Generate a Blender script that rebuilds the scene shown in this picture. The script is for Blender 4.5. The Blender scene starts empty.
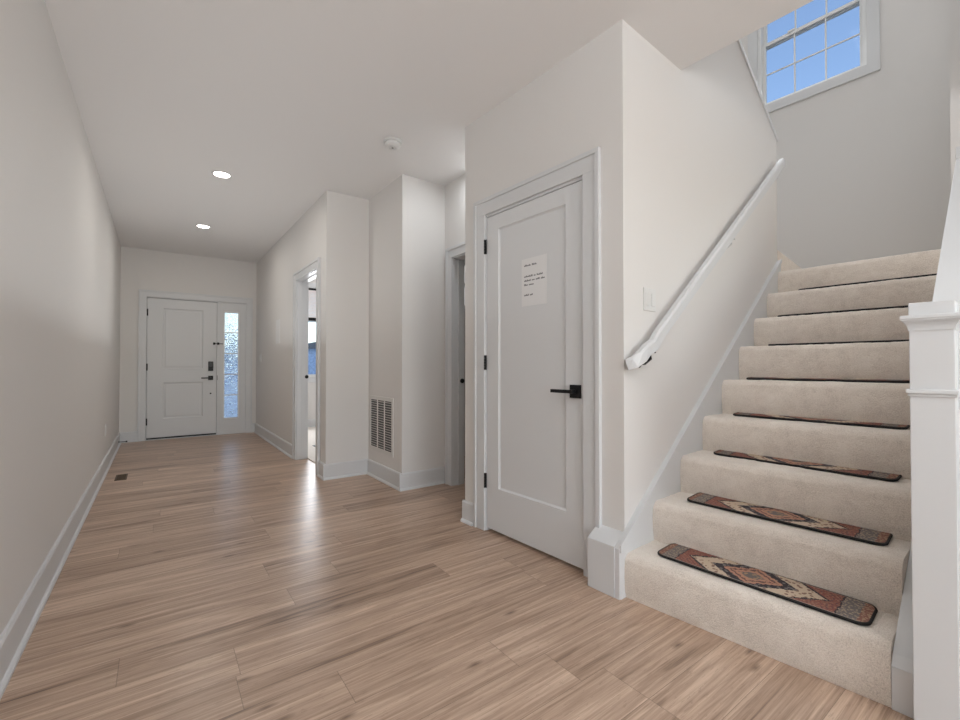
import bpy, bmesh, math, random
from mathutils import Vector, noise
PI = math.pi
sc = bpy.context.scene
COL = sc.collection
PHI = math.radians(3.1988)          # the closet and stair block is turned a little against the hall
random.seed(4)

# ------------------------------------------------------------------ camera
cam_d = bpy.data.cameras.new('camera'); cam = bpy.data.objects.new('camera', cam_d); COL.objects.link(cam)
cam_d.sensor_width = 36; cam_d.lens = 36 * 441.33 / 960; cam_d.clip_start = .02; cam_d.clip_end = 500
cam.location = (0, 0, 1.0747)
cam.rotation_euler = (math.radians(90.7148), 0, math.radians(-36.1087))
sc.camera = cam

# ------------------------------------------------------------------ world, exposure
sc.view_settings.view_transform = 'Standard'; sc.view_settings.look = 'None'
sc.view_settings.exposure = 0.48; sc.view_settings.gamma = 1.0
w = bpy.data.worlds.new('sky'); sc.world = w; w.use_nodes = True
nt = w.node_tree; nt.nodes.clear()
sky = nt.nodes.new('ShaderNodeTexSky'); sky.sky_type = 'NISHITA'; sky.sun_disc = False
sky.sun_elevation = math.radians(42); sky.sun_rotation = math.radians(200); sky.air_density = 1.0; sky.dust_density = .6
bg = nt.nodes.new('ShaderNodeBackground'); bg.inputs[1].default_value = .19
wo = nt.nodes.new('ShaderNodeOutputWorld')
nt.links.new(sky.outputs[0], bg.inputs[0]); nt.links.new(bg.outputs[0], wo.inputs[0])
try:
    sc.cycles.max_bounces = 12; sc.cycles.diffuse_bounces = 8; sc.cycles.glossy_bounces = 4
    sc.cycles.use_denoising = True
except Exception: pass

# ------------------------------------------------------------------ area lights: daylight at the windows, plus added fill lights
def area(name, loc, rot, sx, sy, power, col=(.92, .965, 1)):
    l = bpy.data.lights.new(name, 'AREA'); l.shape = 'RECTANGLE'; l.size = sx; l.size_y = sy
    l.energy = power; l.color = col
    o = bpy.data.objects.new(name, l); COL.objects.link(o); o.location = loc; o.rotation_euler = rot
    return o
area('daylight_back_window', (.6, -4.85, 1.5), (math.radians(-90), 0, PI), 1.9, 2.0, 62)
area('daylight_side_window', (5.85, -2.4, 1.5), (math.radians(90), 0, math.radians(90)), 3.2, 2.0, 10)
area('rear_bounce_fill', (.5, -1.4, 2.2), (PI, 0, 0), 1.8, 2.6, 64)          # added fill, bounced off the ceiling behind the camera
area('hall_bounce_fill', (.42, 4.0, 1.25), (PI, 0, 0), 1.3, 5.0, 7.6)  # added fill aimed up at the hall ceiling, no fixture there
area('passage_fill', (1.96, 2.90, 2.72), (0, 0, 0), .12, .12, 2.3)  # added to lift the dim wall face in the passage, no lamp modelled
area('daylight_study_window', (2.15, 7.75, 1.62), (math.radians(-90), 0, 0), .8, 1.5, 32, (.95, .97, 1))
area('daylight_stair_window', (5.10 * math.cos(PHI) - 1.28 * math.sin(PHI), 5.10 * math.sin(PHI) + 1.28 * math.cos(PHI), 4.5),
     (math.radians(78), 0, math.radians(90) + PHI), .72, 1.2, 20, (.95, .97, 1))
area('stairwell_fill', (2.6, .9, 5.4), (0, 0, PHI), 1.2, 1.2, 9)  # unseen fill added to brighten the stairwell from above

# ------------------------------------------------------------------ materials
def mat(name, col, rough=.6, metal=0., bump=0., bscale=200., spec=.5, var=0., vscale=3.):
    m = bpy.data.materials.new(name); m.use_nodes = True
    n = m.node_tree.nodes; L = m.node_tree.links; p = n['Principled BSDF']
    p.inputs['Base Color'].default_value = (*col, 1); p.inputs['Roughness'].default_value = rough
    p.inputs['Metallic'].default_value = metal; p.inputs['Specular IOR Level'].default_value = spec
    tc = n.new('ShaderNodeTexCoord')
    if bump:
        t = n.new('ShaderNodeTexNoise'); t.inputs['Scale'].default_value = bscale; t.inputs['Detail'].default_value = 3
        b = n.new('ShaderNodeBump'); b.inputs['Strength'].default_value = bump; b.inputs['Distance'].default_value = .002
        L.new(tc.outputs['Object'], t.inputs['Vector']); L.new(t.outputs['Fac'], b.inputs['Height']); L.new(b.outputs[0], p.inputs['Normal'])
    if var:
        t = n.new('ShaderNodeTexNoise'); t.inputs['Scale'].default_value = vscale; t.inputs['Detail'].default_value = 4
        r = n.new('ShaderNodeValToRGB'); L.new(tc.outputs['Object'], t.inputs['Vector']); L.new(t.outputs['Fac'], r.inputs[0])
        r.color_ramp.elements[0].position = .3; r.color_ramp.elements[1].position = .7
        r.color_ramp.elements[0].color = (*[c * (1 - var) for c in col], 1); r.color_ramp.elements[1].color = (*[min(1, c * (1 + var)) for c in col], 1)
        L.new(r.outputs[0], p.inputs['Base Color'])
    return m
M = {}
M['wall'] = mat('wall_paint', (.70, .685, .668), .75, bump=.06, bscale=350)
M['ceil'] = mat('ceiling_paint', (.77, .76, .75), .9, bump=.05, bscale=250)
M['trim'] = mat('trim_paint', (.635, .645, .655), .42)
M['door'] = mat('door_paint', (.65, .66, .67), .45)
M['black'] = mat('black_metal', (.012, .012, .013), .42, .4, bump=.03, bscale=400)
M['dark'] = mat('dark_void', (.03, .03, .03), .9, bump=.02)
M['plastic'] = mat('white_plastic', (.68, .68, .67), .35, bump=.01, bscale=50)
M['paper'] = mat('white_paper', (.74, .74, .74), .8, bump=.03, bscale=90)
M['ink'] = mat('grey_ink', (.12, .12, .13), .8, bump=.01)
M['vinyl'] = mat('white_vinyl', (.78, .79, .79), .4, bump=.02, bscale=60)
M['bronze'] = mat('brown_register_metal', (.10, .065, .04), .5, .3, bump=.05)
M['vent'] = mat('vent_enamel', (.66, .65, .63), .5, bump=.02)
M['ventback'] = mat('duct_shadow_metal', (.10, .10, .10), .8, bump=.02)
M['studycarpet'] = mat('pale_carpet', (.72, .68, .63), .95, bump=.6, bscale=300, var=.08, vscale=60)
M['binding'] = mat('black_binding', (.010, .009, .009), .8, bump=.6, bscale=600)
M['blind'] = mat('blind_fabric', (.80, .74, .72), .8, bump=.05)
M['siding'] = mat('blue_siding', (.25, .33, .45), .8, var=.25, vscale=4)
M['roofing'] = mat('grey_shingles', (.10, .11, .12), .9, var=.3, vscale=8)
M['paving'] = mat('blue_grey_paving', (.62, .66, .70), .9, var=.35, vscale=6)
M['bracketsteel'] = M['black']

def emis(name, col, s):
    m = bpy.data.materials.new(name); m.use_nodes = True; n = m.node_tree.nodes; p = n['Principled BSDF']
    p.inputs['Base Color'].default_value = (.9, .9, .9, 1)
    p.inputs['Emission Color'].default_value = (*col, 1); p.inputs['Emission Strength'].default_value = s
    return m
M['lamp'] = emis('lamp_lens', (1, .96, .9), 9)

def clear_glass(name):
    m = bpy.data.materials.new(name); m.use_nodes = True; n = m.node_tree.nodes; L = m.node_tree.links; n.clear()
    o = n.new('ShaderNodeOutputMaterial'); mx = n.new('ShaderNodeMixShader'); t = n.new('ShaderNodeBsdfTransparent')
    g = n.new('ShaderNodeBsdfGlossy'); g.inputs['Roughness'].default_value = .02
    f = n.new('ShaderNodeFresnel'); f.inputs[0].default_value = 1.18; t.inputs[0].default_value = (.97, .985, 1, 1)
    L.new(f.outputs[0], mx.inputs[0]); L.new(t.outputs[0], mx.inputs[1]); L.new(g.outputs[0], mx.inputs[2]); L.new(mx.outputs[0], o.inputs[0])
    return m
M['glass'] = clear_glass('window_glass')
def obscure_glass():
    m = bpy.data.materials.new('patterned_glass'); m.use_nodes = True; n = m.node_tree.nodes; L = m.node_tree.links
    p = n['Principled BSDF']; p.inputs['Transmission Weight'].default_value = 1; p.inputs['Roughness'].default_value = .08
    p.inputs['IOR'].default_value = 1.25
    tc = n.new('ShaderNodeTexCoord'); v = n.new('ShaderNodeTexVoronoi'); v.inputs['Scale'].default_value = 42
    b = n.new('ShaderNodeBump'); b.inputs['Strength'].default_value = 1.; b.inputs['Distance'].default_value = .02
    L.new(tc.outputs['Object'], v.inputs['Vector']); L.new(v.outputs['Distance'], b.inputs['Height']); L.new(b.outputs[0], p.inputs['Normal'])
    return m
M['obscure'] = obscure_glass()

class NG:                                        # small node-graph helper
    def __init__(s, m): s.n = m.node_tree.nodes; s.L = m.node_tree.links
    def put(s, sock, v):
        if isinstance(v, (int, float)): sock.default_value = v
        elif isinstance(v, tuple): sock.default_value = v
        else: s.L.new(v, sock)
    def m(s, op, a, b=None, c=None, clamp=False):
        x = s.n.new('ShaderNodeMath'); x.operation = op; x.use_clamp = clamp; s.put(x.inputs[0], a)
        if b is not None: s.put(x.inputs[1], b)
        if c is not None: s.put(x.inputs[2], c)
        return x.outputs[0]
    def mix(s, f, a, b):
        x = s.n.new('ShaderNodeMix'); x.data_type = 'RGBA'; s.put(x.inputs[0], f); s.put(x.inputs[6], a); s.put(x.inputs[7], b)
        return x.outputs[2]
    def xyz(s, x, y, z):
        c = s.n.new('ShaderNodeCombineXYZ'); s.put(c.inputs[0], x); s.put(c.inputs[1], y); s.put(c.inputs[2], z); return c.outputs[0]
    def noise(s, v, scale, detail=4, rough=.55, dist=0.):
        t = s.n.new('ShaderNodeTexNoise'); s.L.new(v, t.inputs['Vector']); t.inputs['Scale'].default_value = scale
        t.inputs['Detail'].default_value = detail; t.inputs['Roughness'].default_value = rough; t.inputs['Distortion'].default_value = dist
        return t.outputs['Fac']
    def ramp(s, f, stops):
        r = s.n.new('ShaderNodeValToRGB'); s.put(r.inputs[0], f); e = r.color_ramp.elements
        while len(e) < len(stops): e.new(.5)
        for q, (pp, c) in zip(e, stops): q.position = pp; q.color = (*c, 1)
        return r.outputs[0]

def floor_mat():
    m = bpy.data.materials.new('oak_planks'); m.use_nodes = True; g = NG(m); p = m.node_tree.nodes['Principled BSDF']
    tc = g.n.new('ShaderNodeTexCoord'); sp = g.n.new('ShaderNodeSeparateXYZ'); g.L.new(tc.outputs['Object'], sp.inputs[0])
    W, LN = .18, 1.32
    yy = g.m('DIVIDE', g.m('ADD', sp.outputs[1], .06), W); row = g.m('FLOOR', yy)
    wn = g.n.new('ShaderNodeTexWhiteNoise'); wn.noise_dimensions = '1D'; g.L.new(row, wn.inputs['W'])
    xx = g.m('DIVIDE', g.m('ADD', sp.outputs[0], g.m('MULTIPLY', wn.outputs[0], 7.3)), LN); colm = g.m('FLOOR', xx)
    wn2 = g.n.new('ShaderNodeTexWhiteNoise'); wn2.noise_dimensions = '2D'; g.L.new(g.xyz(row, colm, 0.), wn2.inputs['Vector'])
    idv = wn2.outputs[0]
    fy = g.m('FRACT', yy); fx = g.m('FRACT', xx)
    sy = g.m('MULTIPLY', g.m('MINIMUM', fy, g.m('SUBTRACT', 1., fy)), W)
    sx = g.m('MULTIPLY', g.m('MINIMUM', fx, g.m('SUBTRACT', 1., fx)), LN)
    seam = g.m('LESS_THAN', g.m('MINIMUM', sy, sx), .0011)
    off = g.m('MULTIPLY', idv, 37.)
    v1 = g.xyz(g.m('ADD', g.m('MULTIPLY', sp.outputs[0], .55), off), g.m('MULTIPLY', sp.outputs[1], 7.), off)
    v2 = g.xyz(g.m('ADD', g.m('MULTIPLY', sp.outputs[0], 1.2), off), g.m('MULTIPLY', sp.outputs[1], 45.), off)
    v3 = g.xyz(g.m('ADD', g.m('MULTIPLY', sp.outputs[0], 3.), off), g.m('MULTIPLY', sp.outputs[1], 160.), off)
    n1 = g.noise(v1, 1.6, 4, .55, 1.2); n2 = g.noise(v2, 1.4, 5, .65, .6); n3 = g.noise(v3, 2., 3, .6)
    # oak cathedral bands
    band = g.m('SINE', g.m('MULTIPLY', g.m('ADD', n1, g.m('MULTIPLY', n2, .12)), 40.))
    tone = g.m('ADD', g.m('MULTIPLY', g.m('SUBTRACT', n2, .5), 1.35), g.m('MULTIPLY', g.m('SUBTRACT', n1, .5), 1.25))
    tone = g.m('ADD', tone, g.m('MULTIPLY', band, .045)); tone = g.m('ADD', tone, g.m('MULTIPLY', g.m('SUBTRACT', n3, .5), .55))
    tone = g.m('ADD', g.m('ADD', tone, .5), g.m('MULTIPLY', g.m('SUBTRACT', idv, .5), .20), clamp=True)
    c = g.ramp(tone, [(0., (.14, .086, .060)), (.33, (.35, .238, .170)), (.6, (.475, .338, .250)), (1., (.67, .50, .385))])
    n4 = g.noise(g.xyz(g.m('ADD', g.m('MULTIPLY', sp.outputs[0], 14.), off), g.m('MULTIPLY', sp.outputs[1], 90.), off), 1.5, 3, .7)
    c = g.mix(g.m('MULTIPLY', g.m('GREATER_THAN', n4, .62), .35), c, (.24, .155, .11, 1))
    # knots
    kv = g.n.new('ShaderNodeTexVoronoi'); kv.voronoi_dimensions = '2D'; kv.inputs['Scale'].default_value = 1.
    g.L.new(g.xyz(g.m('ADD', g.m('MULTIPLY', sp.outputs[0], 1.9), off), g.m('MULTIPLY', sp.outputs[1], 5.5), 0.), kv.inputs['Vector'])
    kn = g.m('SUBTRACT', 1., g.m('DIVIDE', g.m('ADD', kv.outputs['Distance'], g.m('MULTIPLY', g.m('SUBTRACT', n3, .5), .06)), .082), clamp=True)
    csep = g.n.new('ShaderNodeSeparateColor'); g.L.new(kv.outputs['Color'], csep.inputs[0])
    kn = g.m('MULTIPLY', kn, g.m('GREATER_THAN', csep.outputs[0], .64))
    c = g.mix(g.m('MULTIPLY', kn, .8), c, (.10, .055, .035, 1))
    c = g.mix(g.m('MULTIPLY', seam, .55), c, (.09, .055, .04, 1))
    g.L.new(c, p.inputs['Base Color'])
    g.put(p.inputs['Roughness'], g.m('ADD', .27, g.m('MULTIPLY', n2, .10))); p.inputs['Specular IOR Level'].default_value = .5
    hgt = g.m('SUBTRACT', g.m('ADD', g.m('MULTIPLY', n3, .25), g.m('MULTIPLY', n2, .3)), g.m('MULTIPLY', seam, 1.5))
    b = g.n.new('ShaderNodeBump'); b.inputs['Strength'].default_value = .35; b.inputs['Distance'].default_value = .0012
    g.L.new(hgt, b.inputs['Height']); g.L.new(b.outputs[0], p.inputs['Normal'])
    return m
M['floor'] = floor_mat()

def carpet_mat():
    m = bpy.data.materials.new('cream_carpet'); m.use_nodes = True; g = NG(m); p = m.node_tree.nodes['Principled BSDF']
    tc = g.n.new('ShaderNodeTexCoord'); o = tc.outputs['Object']
    a = g.noise(o, 260, 3, .7); b_ = g.noise(o, 18, 4, .6, .5); c_ = g.noise(o, 4, 3, .5)
    t = g.m('ADD', g.m('MULTIPLY', g.m('SUBTRACT', a, .5), 1.5), g.m('ADD', g.m('MULTIPLY', g.m('SUBTRACT', b_, .5), .5), g.m('MULTIPLY', g.m('SUBTRACT', c_, .5), .5)))
    t = g.m('ADD', t, .5, clamp=True)
    c = g.ramp(t, [(0., (.56, .485, .42)), (.5, (.86, .775, .69)), (1., (.96, .90, .83))])
    g.L.new(c, p.inputs['Base Color']); p.inputs['Roughness'].default_value = .95; p.inputs['Specular IOR Level'].default_value = .1
    p.inputs['Sheen Weight'].default_value = .25; p.inputs['Sheen Roughness'].default_value = .5
    b = g.n.new('ShaderNodeBump'); b.inputs['Strength'].default_value = 1.; b.inputs['Distance'].default_value = .007
    g.L.new(g.m('ADD', g.noise(o, 190, 3, .7), g.m('MULTIPLY', b_, .8)), b.inputs['Height']); g.L.new(b.outputs[0], p.inputs['Normal'])
    return m
M['carpet'] = carpet_mat()

def rug_mat():
    """Oriental pattern laid out on the mat itself: local y runs along its length, local x across it."""
    m = bpy.data.materials.new('oriental_weave'); m.use_nodes = True; g = NG(m); p = m.node_tree.nodes['Principled BSDF']
    tc = g.n.new('ShaderNodeTexCoord'); sp = g.n.new('ShaderNodeSeparateXYZ'); g.L.new(tc.outputs['Object'], sp.inputs[0])
    jn = g.noise(tc.outputs['Object'], 70, 2, .6)
    x = g.m('SNAP', g.m('ADD', sp.outputs[0], g.m('MULTIPLY', g.m('SUBTRACT', jn, .5), .018)), .004); y = g.m('SNAP', g.m('ADD', sp.outputs[1], g.m('MULTIPLY', g.m('SUBTRACT', jn, .5), .022)), .005)
    ax, ay = g.m('ABSOLUTE', x), g.m('ABSOLUTE', y)
    ve = g.n.new('ShaderNodeTexVoronoi'); ve.inputs['Scale'].default_value = 55; g.L.new(tc.outputs['Object'], ve.inputs['Vector'])
    vc = g.n.new('ShaderNodeTexVoronoi'); vc.inputs['Scale'].default_value = 110; g.L.new(tc.outputs['Object'], vc.inputs['Vector'])
    dots = g.m('LESS_THAN', ve.outputs['Distance'], .36); fine = g.m('LESS_THAN', vc.outputs['Distance'], .42)
    rust, cream, blk, tan, grey, pink = (.27, .10, .078, 1), (.62, .50, .38, 1), (.035, .035, .045, 1), (.40, .27, .17, 1), (.17, .155, .15, 1), (.52, .27, .19, 1)
    c = g.mix(g.m('MULTIPLY', fine, .65), rust, (.42, .24, .16, 1)); c = g.mix(g.m('MULTIPLY', g.m('LESS_THAN', ve.outputs['Distance'], .22), .8), c, (.09, .07, .09, 1))                       # field
    c = g.mix(g.m('MULTIPLY', g.m('LESS_THAN', g.m('ABSOLUTE', g.m('SUBTRACT', g.m('PINGPONG', g.m('ADD', ay, ax), .02), .01)), .002), .5), c, blk)
    def diamond(L_, K): return g.m('ADD', g.m('DIVIDE', ay, L_), g.m('DIVIDE', ax, K))
    d = diamond(.245, .19); cr = g.m('LESS_THAN', d, 1.); c = g.mix(g.m('LESS_THAN', d, 1.06), c, blk); c = g.mix(cr, c, g.mix(g.m('MULTIPLY', dots, .9), cream, (.22, .12, .10, 1)))
    d2 = diamond(.160, .118); c = g.mix(g.m('LESS_THAN', d2, 1.), c, g.mix(g.m('MULTIPLY', dots, .55), blk, (.30, .28, .27, 1)))
    d3 = diamond(.122, .09); zz = g.m('ADD', d3, g.m('MULTIPLY', g.m('PINGPONG', ay, .012), 6.))
    c = g.mix(g.m('LESS_THAN', zz, .95), c, g.mix(g.m('MULTIPLY', fine, .5), pink, tan))
    c = g.mix(g.m('MULTIPLY', g.m('LESS_THAN', g.m('ABSOLUTE', g.m('SUBTRACT', zz, .72)), .06), .8), c, (.06, .04, .05, 1))
    d4 = diamond(.05, .035); c = g.mix(g.m('LESS_THAN', d4, 1.), c, g.mix(dots, grey, tan))
    e = g.m('GREATER_THAN', ay, .285); c = g.mix(g.m('GREATER_THAN', ay, .28), c, blk); c = g.mix(e, c, g.mix(fine, grey, (.40, .32, .25, 1)))
    c = g.mix(g.m('MULTIPLY', g.m('GREATER_THAN', ay, .342), .8), c, g.mix(fine, (.26, .10, .07, 1), tan))
    c = g.mix(g.m('MULTIPLY', g.m('GREATER_THAN', g.m('ABSOLUTE', sp.outputs[0]), .0795), .7), c, (.55, .48, .42, 1))
    nz = g.noise(tc.outputs['Object'], 400, 2, .6); c = g.mix(g.m('MULTIPLY', nz, .35), c, (.12, .08, .07, 1))
    g.L.new(c, p.inputs['Base Color']); p.inputs['Roughness'].default_value = .9; p.inputs['Specular IOR Level'].default_value = .15
    b = g.n.new('ShaderNodeBump'); b.inputs['Strength'].default_value = .5; b.inputs['Distance'].default_value = .002
    g.L.new(nz, b.inputs['Height']); g.L.new(b.outputs[0], p.inputs['Normal'])
    return m
M['rug'] = rug_mat()

# ------------------------------------------------------------------ mesh helpers (coordinates are written in one of two frames)
def box(bm, x0, x1, y0, y1, z0, z1, bev=0.):
    vs = [bm.verts.new(c) for c in ((x0,y0,z0),(x1,y0,z0),(x1,y1,z0),(x0,y1,z0),(x0,y0,z1),(x1,y0,z1),(x1,y1,z1),(x0,y1,z1))]
    fs = [bm.faces.new([vs[i] for i in q]) for q in ((3,2,1,0),(4,5,6,7),(0,1,5,4),(1,2,6,5),(2,3,7,6),(3,0,4,7))]
    if bev:
        es = {e for f in fs for e in f.edges}
        bmesh.ops.bevel(bm, geom=list(es), offset=bev, segments=2, profile=.6, affect='EDGES')
def prism(bm, pts, axis, a, b, bev=0.):
    """polygon pts (p, q) swept along axis from a to b: axis 'z' -> (x,y), 'y' -> (x,z), 'x' -> (y,z)"""
    def P(p, q, t): return {'z': (p, q, t), 'y': (p, t, q), 'x': (t, p, q)}[axis]
    lo = [bm.verts.new(P(p, q, a)) for p, q in pts]; hi = [bm.verts.new(P(p, q, b)) for p, q in pts]
    n = len(pts); fs = [bm.faces.new(lo), bm.faces.new(hi[::-1])]
    for i in range(n): fs.append(bm.faces.new([lo[i], hi[i], hi[(i+1) % n], lo[(i+1) % n]]))
    bmesh.ops.recalc_face_normals(bm, faces=fs)
    if bev: bmesh.ops.bevel(bm, geom=list({e for f in fs for e in f.edges}), offset=bev, segments=2, profile=.6, affect='EDGES')
def lathe(bm, prof, seg=32, axis='z', c=(0,0,0)):
    rings = []
    for r, t in prof:
        ring = []
        for k in range(seg):
            a = 2 * PI * k / seg; u, v = r * math.cos(a), r * math.sin(a)
            p = {'z': (u, v, t), 'y': (u, t, v), 'x': (t, u, v)}[axis]
            ring.append(bm.verts.new((p[0]+c[0], p[1]+c[1], p[2]+c[2])))
        rings.append(ring)
    fs = []
    for a, b in zip(rings, rings[1:]):
        for k in range(seg): fs.append(bm.faces.new([a[k], a[(k+1) % seg], b[(k+1) % seg], b[k]]))
    fs.append(bm.faces.new(rings[0][::-1])); fs.append(bm.faces.new(rings[-1]))
    bmesh.ops.recalc_face_normals(bm, faces=fs)
def sweep(bm, path, sect):
    """sweep a closed section (side, up) along a 3D polyline"""
    rings = []
    for i, p in enumerate(path):
        p = Vector(p); a = Vector(path[max(0, i-1)]); b = Vector(path[min(len(path)-1, i+1)])
        t = (b - a).normalized(); up = Vector((0, 0, 1))
        if abs(t.z) > .97: up = Vector((1, 0, 0))
        s = t.cross(up).normalized(); u = s.cross(t).normalized()
        rings.append([bm.verts.new(p + s * q[0] + u * q[1]) for q in sect])
    fs = []
    for a, b in zip(rings, rings[1:]):
        n = len(a)
        for k in range(n): fs.append(bm.faces.new([a[k], a[(k+1) % n], b[(k+1) % n], b[k]]))
    fs.append(bm.faces.new(rings[0][::-1])); fs.append(bm.faces.new(rings[-1])); bmesh.ops.recalc_face_normals(bm, faces=fs)
ORG = {}
def rotv(v, fr):
    a = PHI if fr == 'b' else 0.; return Vector((v[0]*math.cos(a) - v[1]*math.sin(a), v[0]*math.sin(a) + v[1]*math.cos(a), v[2]))
def obj(name, fn, m, parent=None, fr='h', smooth=False, origin=None, label=None):
    """fn fills a bmesh in frame coordinates; the object's origin goes to the foot of its bounding box"""
    bm = bmesh.new(); fn(bm)
    if parent is not None: fr = ORG[parent.name][0]
    xs = [v.co for v in bm.verts]
    if origin is None:
        origin = Vector(((min(v.x for v in xs)+max(v.x for v in xs))/2, (min(v.y for v in xs)+max(v.y for v in xs))/2, min(v.z for v in xs)))
    origin = Vector(origin)
    for v in bm.verts: v.co -= origin
    me = bpy.data.meshes.new(name); bm.to_mesh(me); bm.free(); me.materials.append(M[m] if isinstance(m, str) else m)
    if smooth:
        for p in me.polygons: p.use_smooth = True
        try: me.set_sharp_from_angle(angle=math.radians(35))
        except Exception: pass
    o = bpy.data.objects.new(name, me); COL.objects.link(o)
    if parent is not None: o.parent = parent; o.location = origin - ORG[parent.name][1]
    else: o.location = rotv(origin, fr); o.rotation_euler.z = PHI if fr == 'b' else 0.
    ORG[o.name] = (fr, origin)
    if label: o['label'] = label
    return o
def empty(name, loc, fr='h', rz=0.):
    o = bpy.data.objects.new(name, None); COL.objects.link(o); o.location = rotv(loc, fr); o.rotation_euler.z = (PHI if fr == 'b' else 0.) + rz
    o.empty_display_size = .1; ORG[o.name] = (fr, Vector(loc)); return o
def struct(o, label, cat): o['kind'] = 'structure'; o['label'] = label; o['category'] = cat; return o
def tag(o, label, cat, group=None):
    o['label'] = label; o['category'] = cat
    if group: o['group'] = group
    return o
def B(f, *a, **k): return lambda bm: f(bm, *a, **k)
def many(*fs):
    def g(bm):
        for f in fs: f(bm)
    return g
def holed(bm, plane, t0, t1, u0, u1, z0, z1, holes):
    """wall slab with rectangular holes; plane 'x': slab between x=t0..t1, u is y; plane 'y': slab y=t0..t1, u is x"""
    us = sorted({u0, u1, *[h[0] for h in holes], *[h[1] for h in holes]}); zs = sorted({z0, z1, *[h[2] for h in holes], *[h[3] for h in holes]})
    inside = lambda u, z: any(h[0] < u < h[1] and h[2] < z < h[3] for h in holes)
    solid = {(i, j): not inside((us[i]+us[i+1])/2, (zs[j]+zs[j+1])/2) for i in range(len(us)-1) for j in range(len(zs)-1)}
    def P(u, t, z): return (t, u, z) if plane == 'x' else (u, t, z)
    cache = {}
    def V(i, t, j):
        k = (i, t, j)
        if k not in cache: cache[k] = bm.verts.new(P(us[i], t, zs[j]))
        return cache[k]
    fs = []
    for (i, j), s in solid.items():
        if not s: continue
        for t in (t0, t1): fs.append(bm.faces.new([V(i,t,j), V(i+1,t,j), V(i+1,t,j+1), V(i,t,j+1)]))
        for di, dj, a, b in ((-1,0,(i,j),(i,j+1)), (1,0,(i+1,j),(i+1,j+1)), (0,-1,(i,j),(i+1,j)), (0,1,(i,j+1),(i+1,j+1))):
            if not solid.get((i+di, j+dj), False):
                fs.append(bm.faces.new([V(a[0],t0,a[1]), V(b[0],t0,b[1]), V(b[0],t1,b[1]), V(a[0],t1,a[1])]))
    bmesh.ops.recalc_face_normals(bm, faces=fs)

# ------------------------------------------------------------------ measures
XL, XR, YF, Y1, X2, Y2, X3, H = -.431, 1.283, 7.915, 4.227, 1.704, 3.480, 2.137, 2.74
A, YN, YC = 1.862, 1.193, 2.437                     # closet wall face, stair wall face, far end of closet wall (block frame)
XV, XW = 2.44, 5.2                                  # edge of the ceiling opening, window wall of the stairwell
def Wd(x, y): v = rotv((x, y, 0), 'b'); return (v.x, v.y)
def at_Y(xb, Y): yb = (Y - xb*math.sin(PHI)) / math.cos(PHI); return Wd(xb, yb)

# ------------------------------------------------------------------ floor, ceiling, walls
struct(obj('floor', B(box, XL-.12, 6.1, -5.1, YF+.12, -.1, 0), 'floor', origin=(0,0,0)), 'brown oak plank floor running through the hall', 'floor')
struct(obj('floor_study', B(box, 1.40, 4.4, 4.4, YF, .0005, .012), 'studycarpet'), 'pale carpet seen through the hall doorway', 'floor')
def ceil(bm):
    prism(bm, [(XL-.12, -5.1), at_Y(XV, -5.1), at_Y(XV, YF+.12), (XL-.12, YF+.12)], 'z', H, H+.3)
    prism(bm, [at_Y(XV, -5.1), (6.1, -5.1), (6.1, Wd(XW+1, .0)[1]), Wd(XV, .05)], 'z', H, H+.3)
    prism(bm, [Wd(XV, 2.35), Wd(XW+.9, 2.35), (6.1, YF+.12), at_Y(XV, YF+.12)], 'z', H, H+.3)
struct(obj('ceiling', ceil, 'ceil'), 'flat painted ceiling of the hall', 'ceiling')
struct(obj('wall_left', B(box, XL-.12, XL, -5.1, YF+.12, 0, H), 'wall'), 'long plain wall on the left of the hall', 'wall')
struct(obj('wall_front', B(holed, 'y', YF, YF+.12, XL, 4.5, 0, H, [(-.165, 1.155, 0, 2.085), (1.72, 2.62, .87, 2.42)]), 'wall'), 'wall around the front door', 'wall')
struct(obj('wall_hall_right', B(holed, 'x', XR, XR+.12, Y1, YF, 0, H, [(4.50, 5.31, 0, 2.05)]), 'wall'), 'wall right of the front door with the study doorway', 'wall')
struct(obj('wall_chase', B(prism, [(XR+.12, Y1), (X2, Y1), (X2, Y2), (X3, Y2), (X3+.12, Y2), (X3+.12, 4.35), (XR+.12, 4.35)], 'z', 0, H), 'wall'), 'stepped wall corner holding the air vent', 'wall')
struct(obj('wall_passage', B(holed, 'x', X3, X3+.12, 2.49, Y2, 0, H, [(2.56, 3.35, 0, 2.05)]), 'wall'), 'short wall with a doorway beyond the closet', 'wall')
struct(obj('wall_study_side', B(box, 4.4, 4.52, 2.78, YF, 0, H), 'wall'), 'side wall of the study', 'wall')
struct(obj('wall_bath', B(holed, 'y', 4.35, 4.47, X3+.12, 4.4, 0, H, [(2.75, 3.25, 1.75, 2.35)]), 'wall'), 'back wall of the room beyond the passage doorway', 'wall')
struct(obj('wall_closet', B(holed, 'x', A, A+.12, YN+.12, YC, 0, H, [(1.41, 2.225, 0, 2.06)]), 'wall', fr='b'), 'wall around the closet door', 'wall')
struct(obj('wall_closet_end', B(box, A+.12, 3.98, YC-.12, YC, 0, H), 'wall', fr='b'), 'far side wall of the closet', 'wall')
struct(obj('wall_closet_back', B(box, 3.9, 3.98, YN+.12, YC-.12, 0, 1.6), 'wall', fr='b'), 'back wall of the closet under the stairs', 'wall')
GS = -.59                                            # slope of the guard wall top above the landing
gz = lambda x: 2.85 + GS * (x - 3.99)
struct(obj('wall_stair', B(prism, [(A, 0), (3.99, 0), (3.99, gz(3.99)), (XV, gz(XV)), (XV, H), (A, H)], 'y', YN, YN+.12), 'wall', fr='b'),
       'light wall between closet and stairs carrying the handrail', 'wall')
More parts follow.
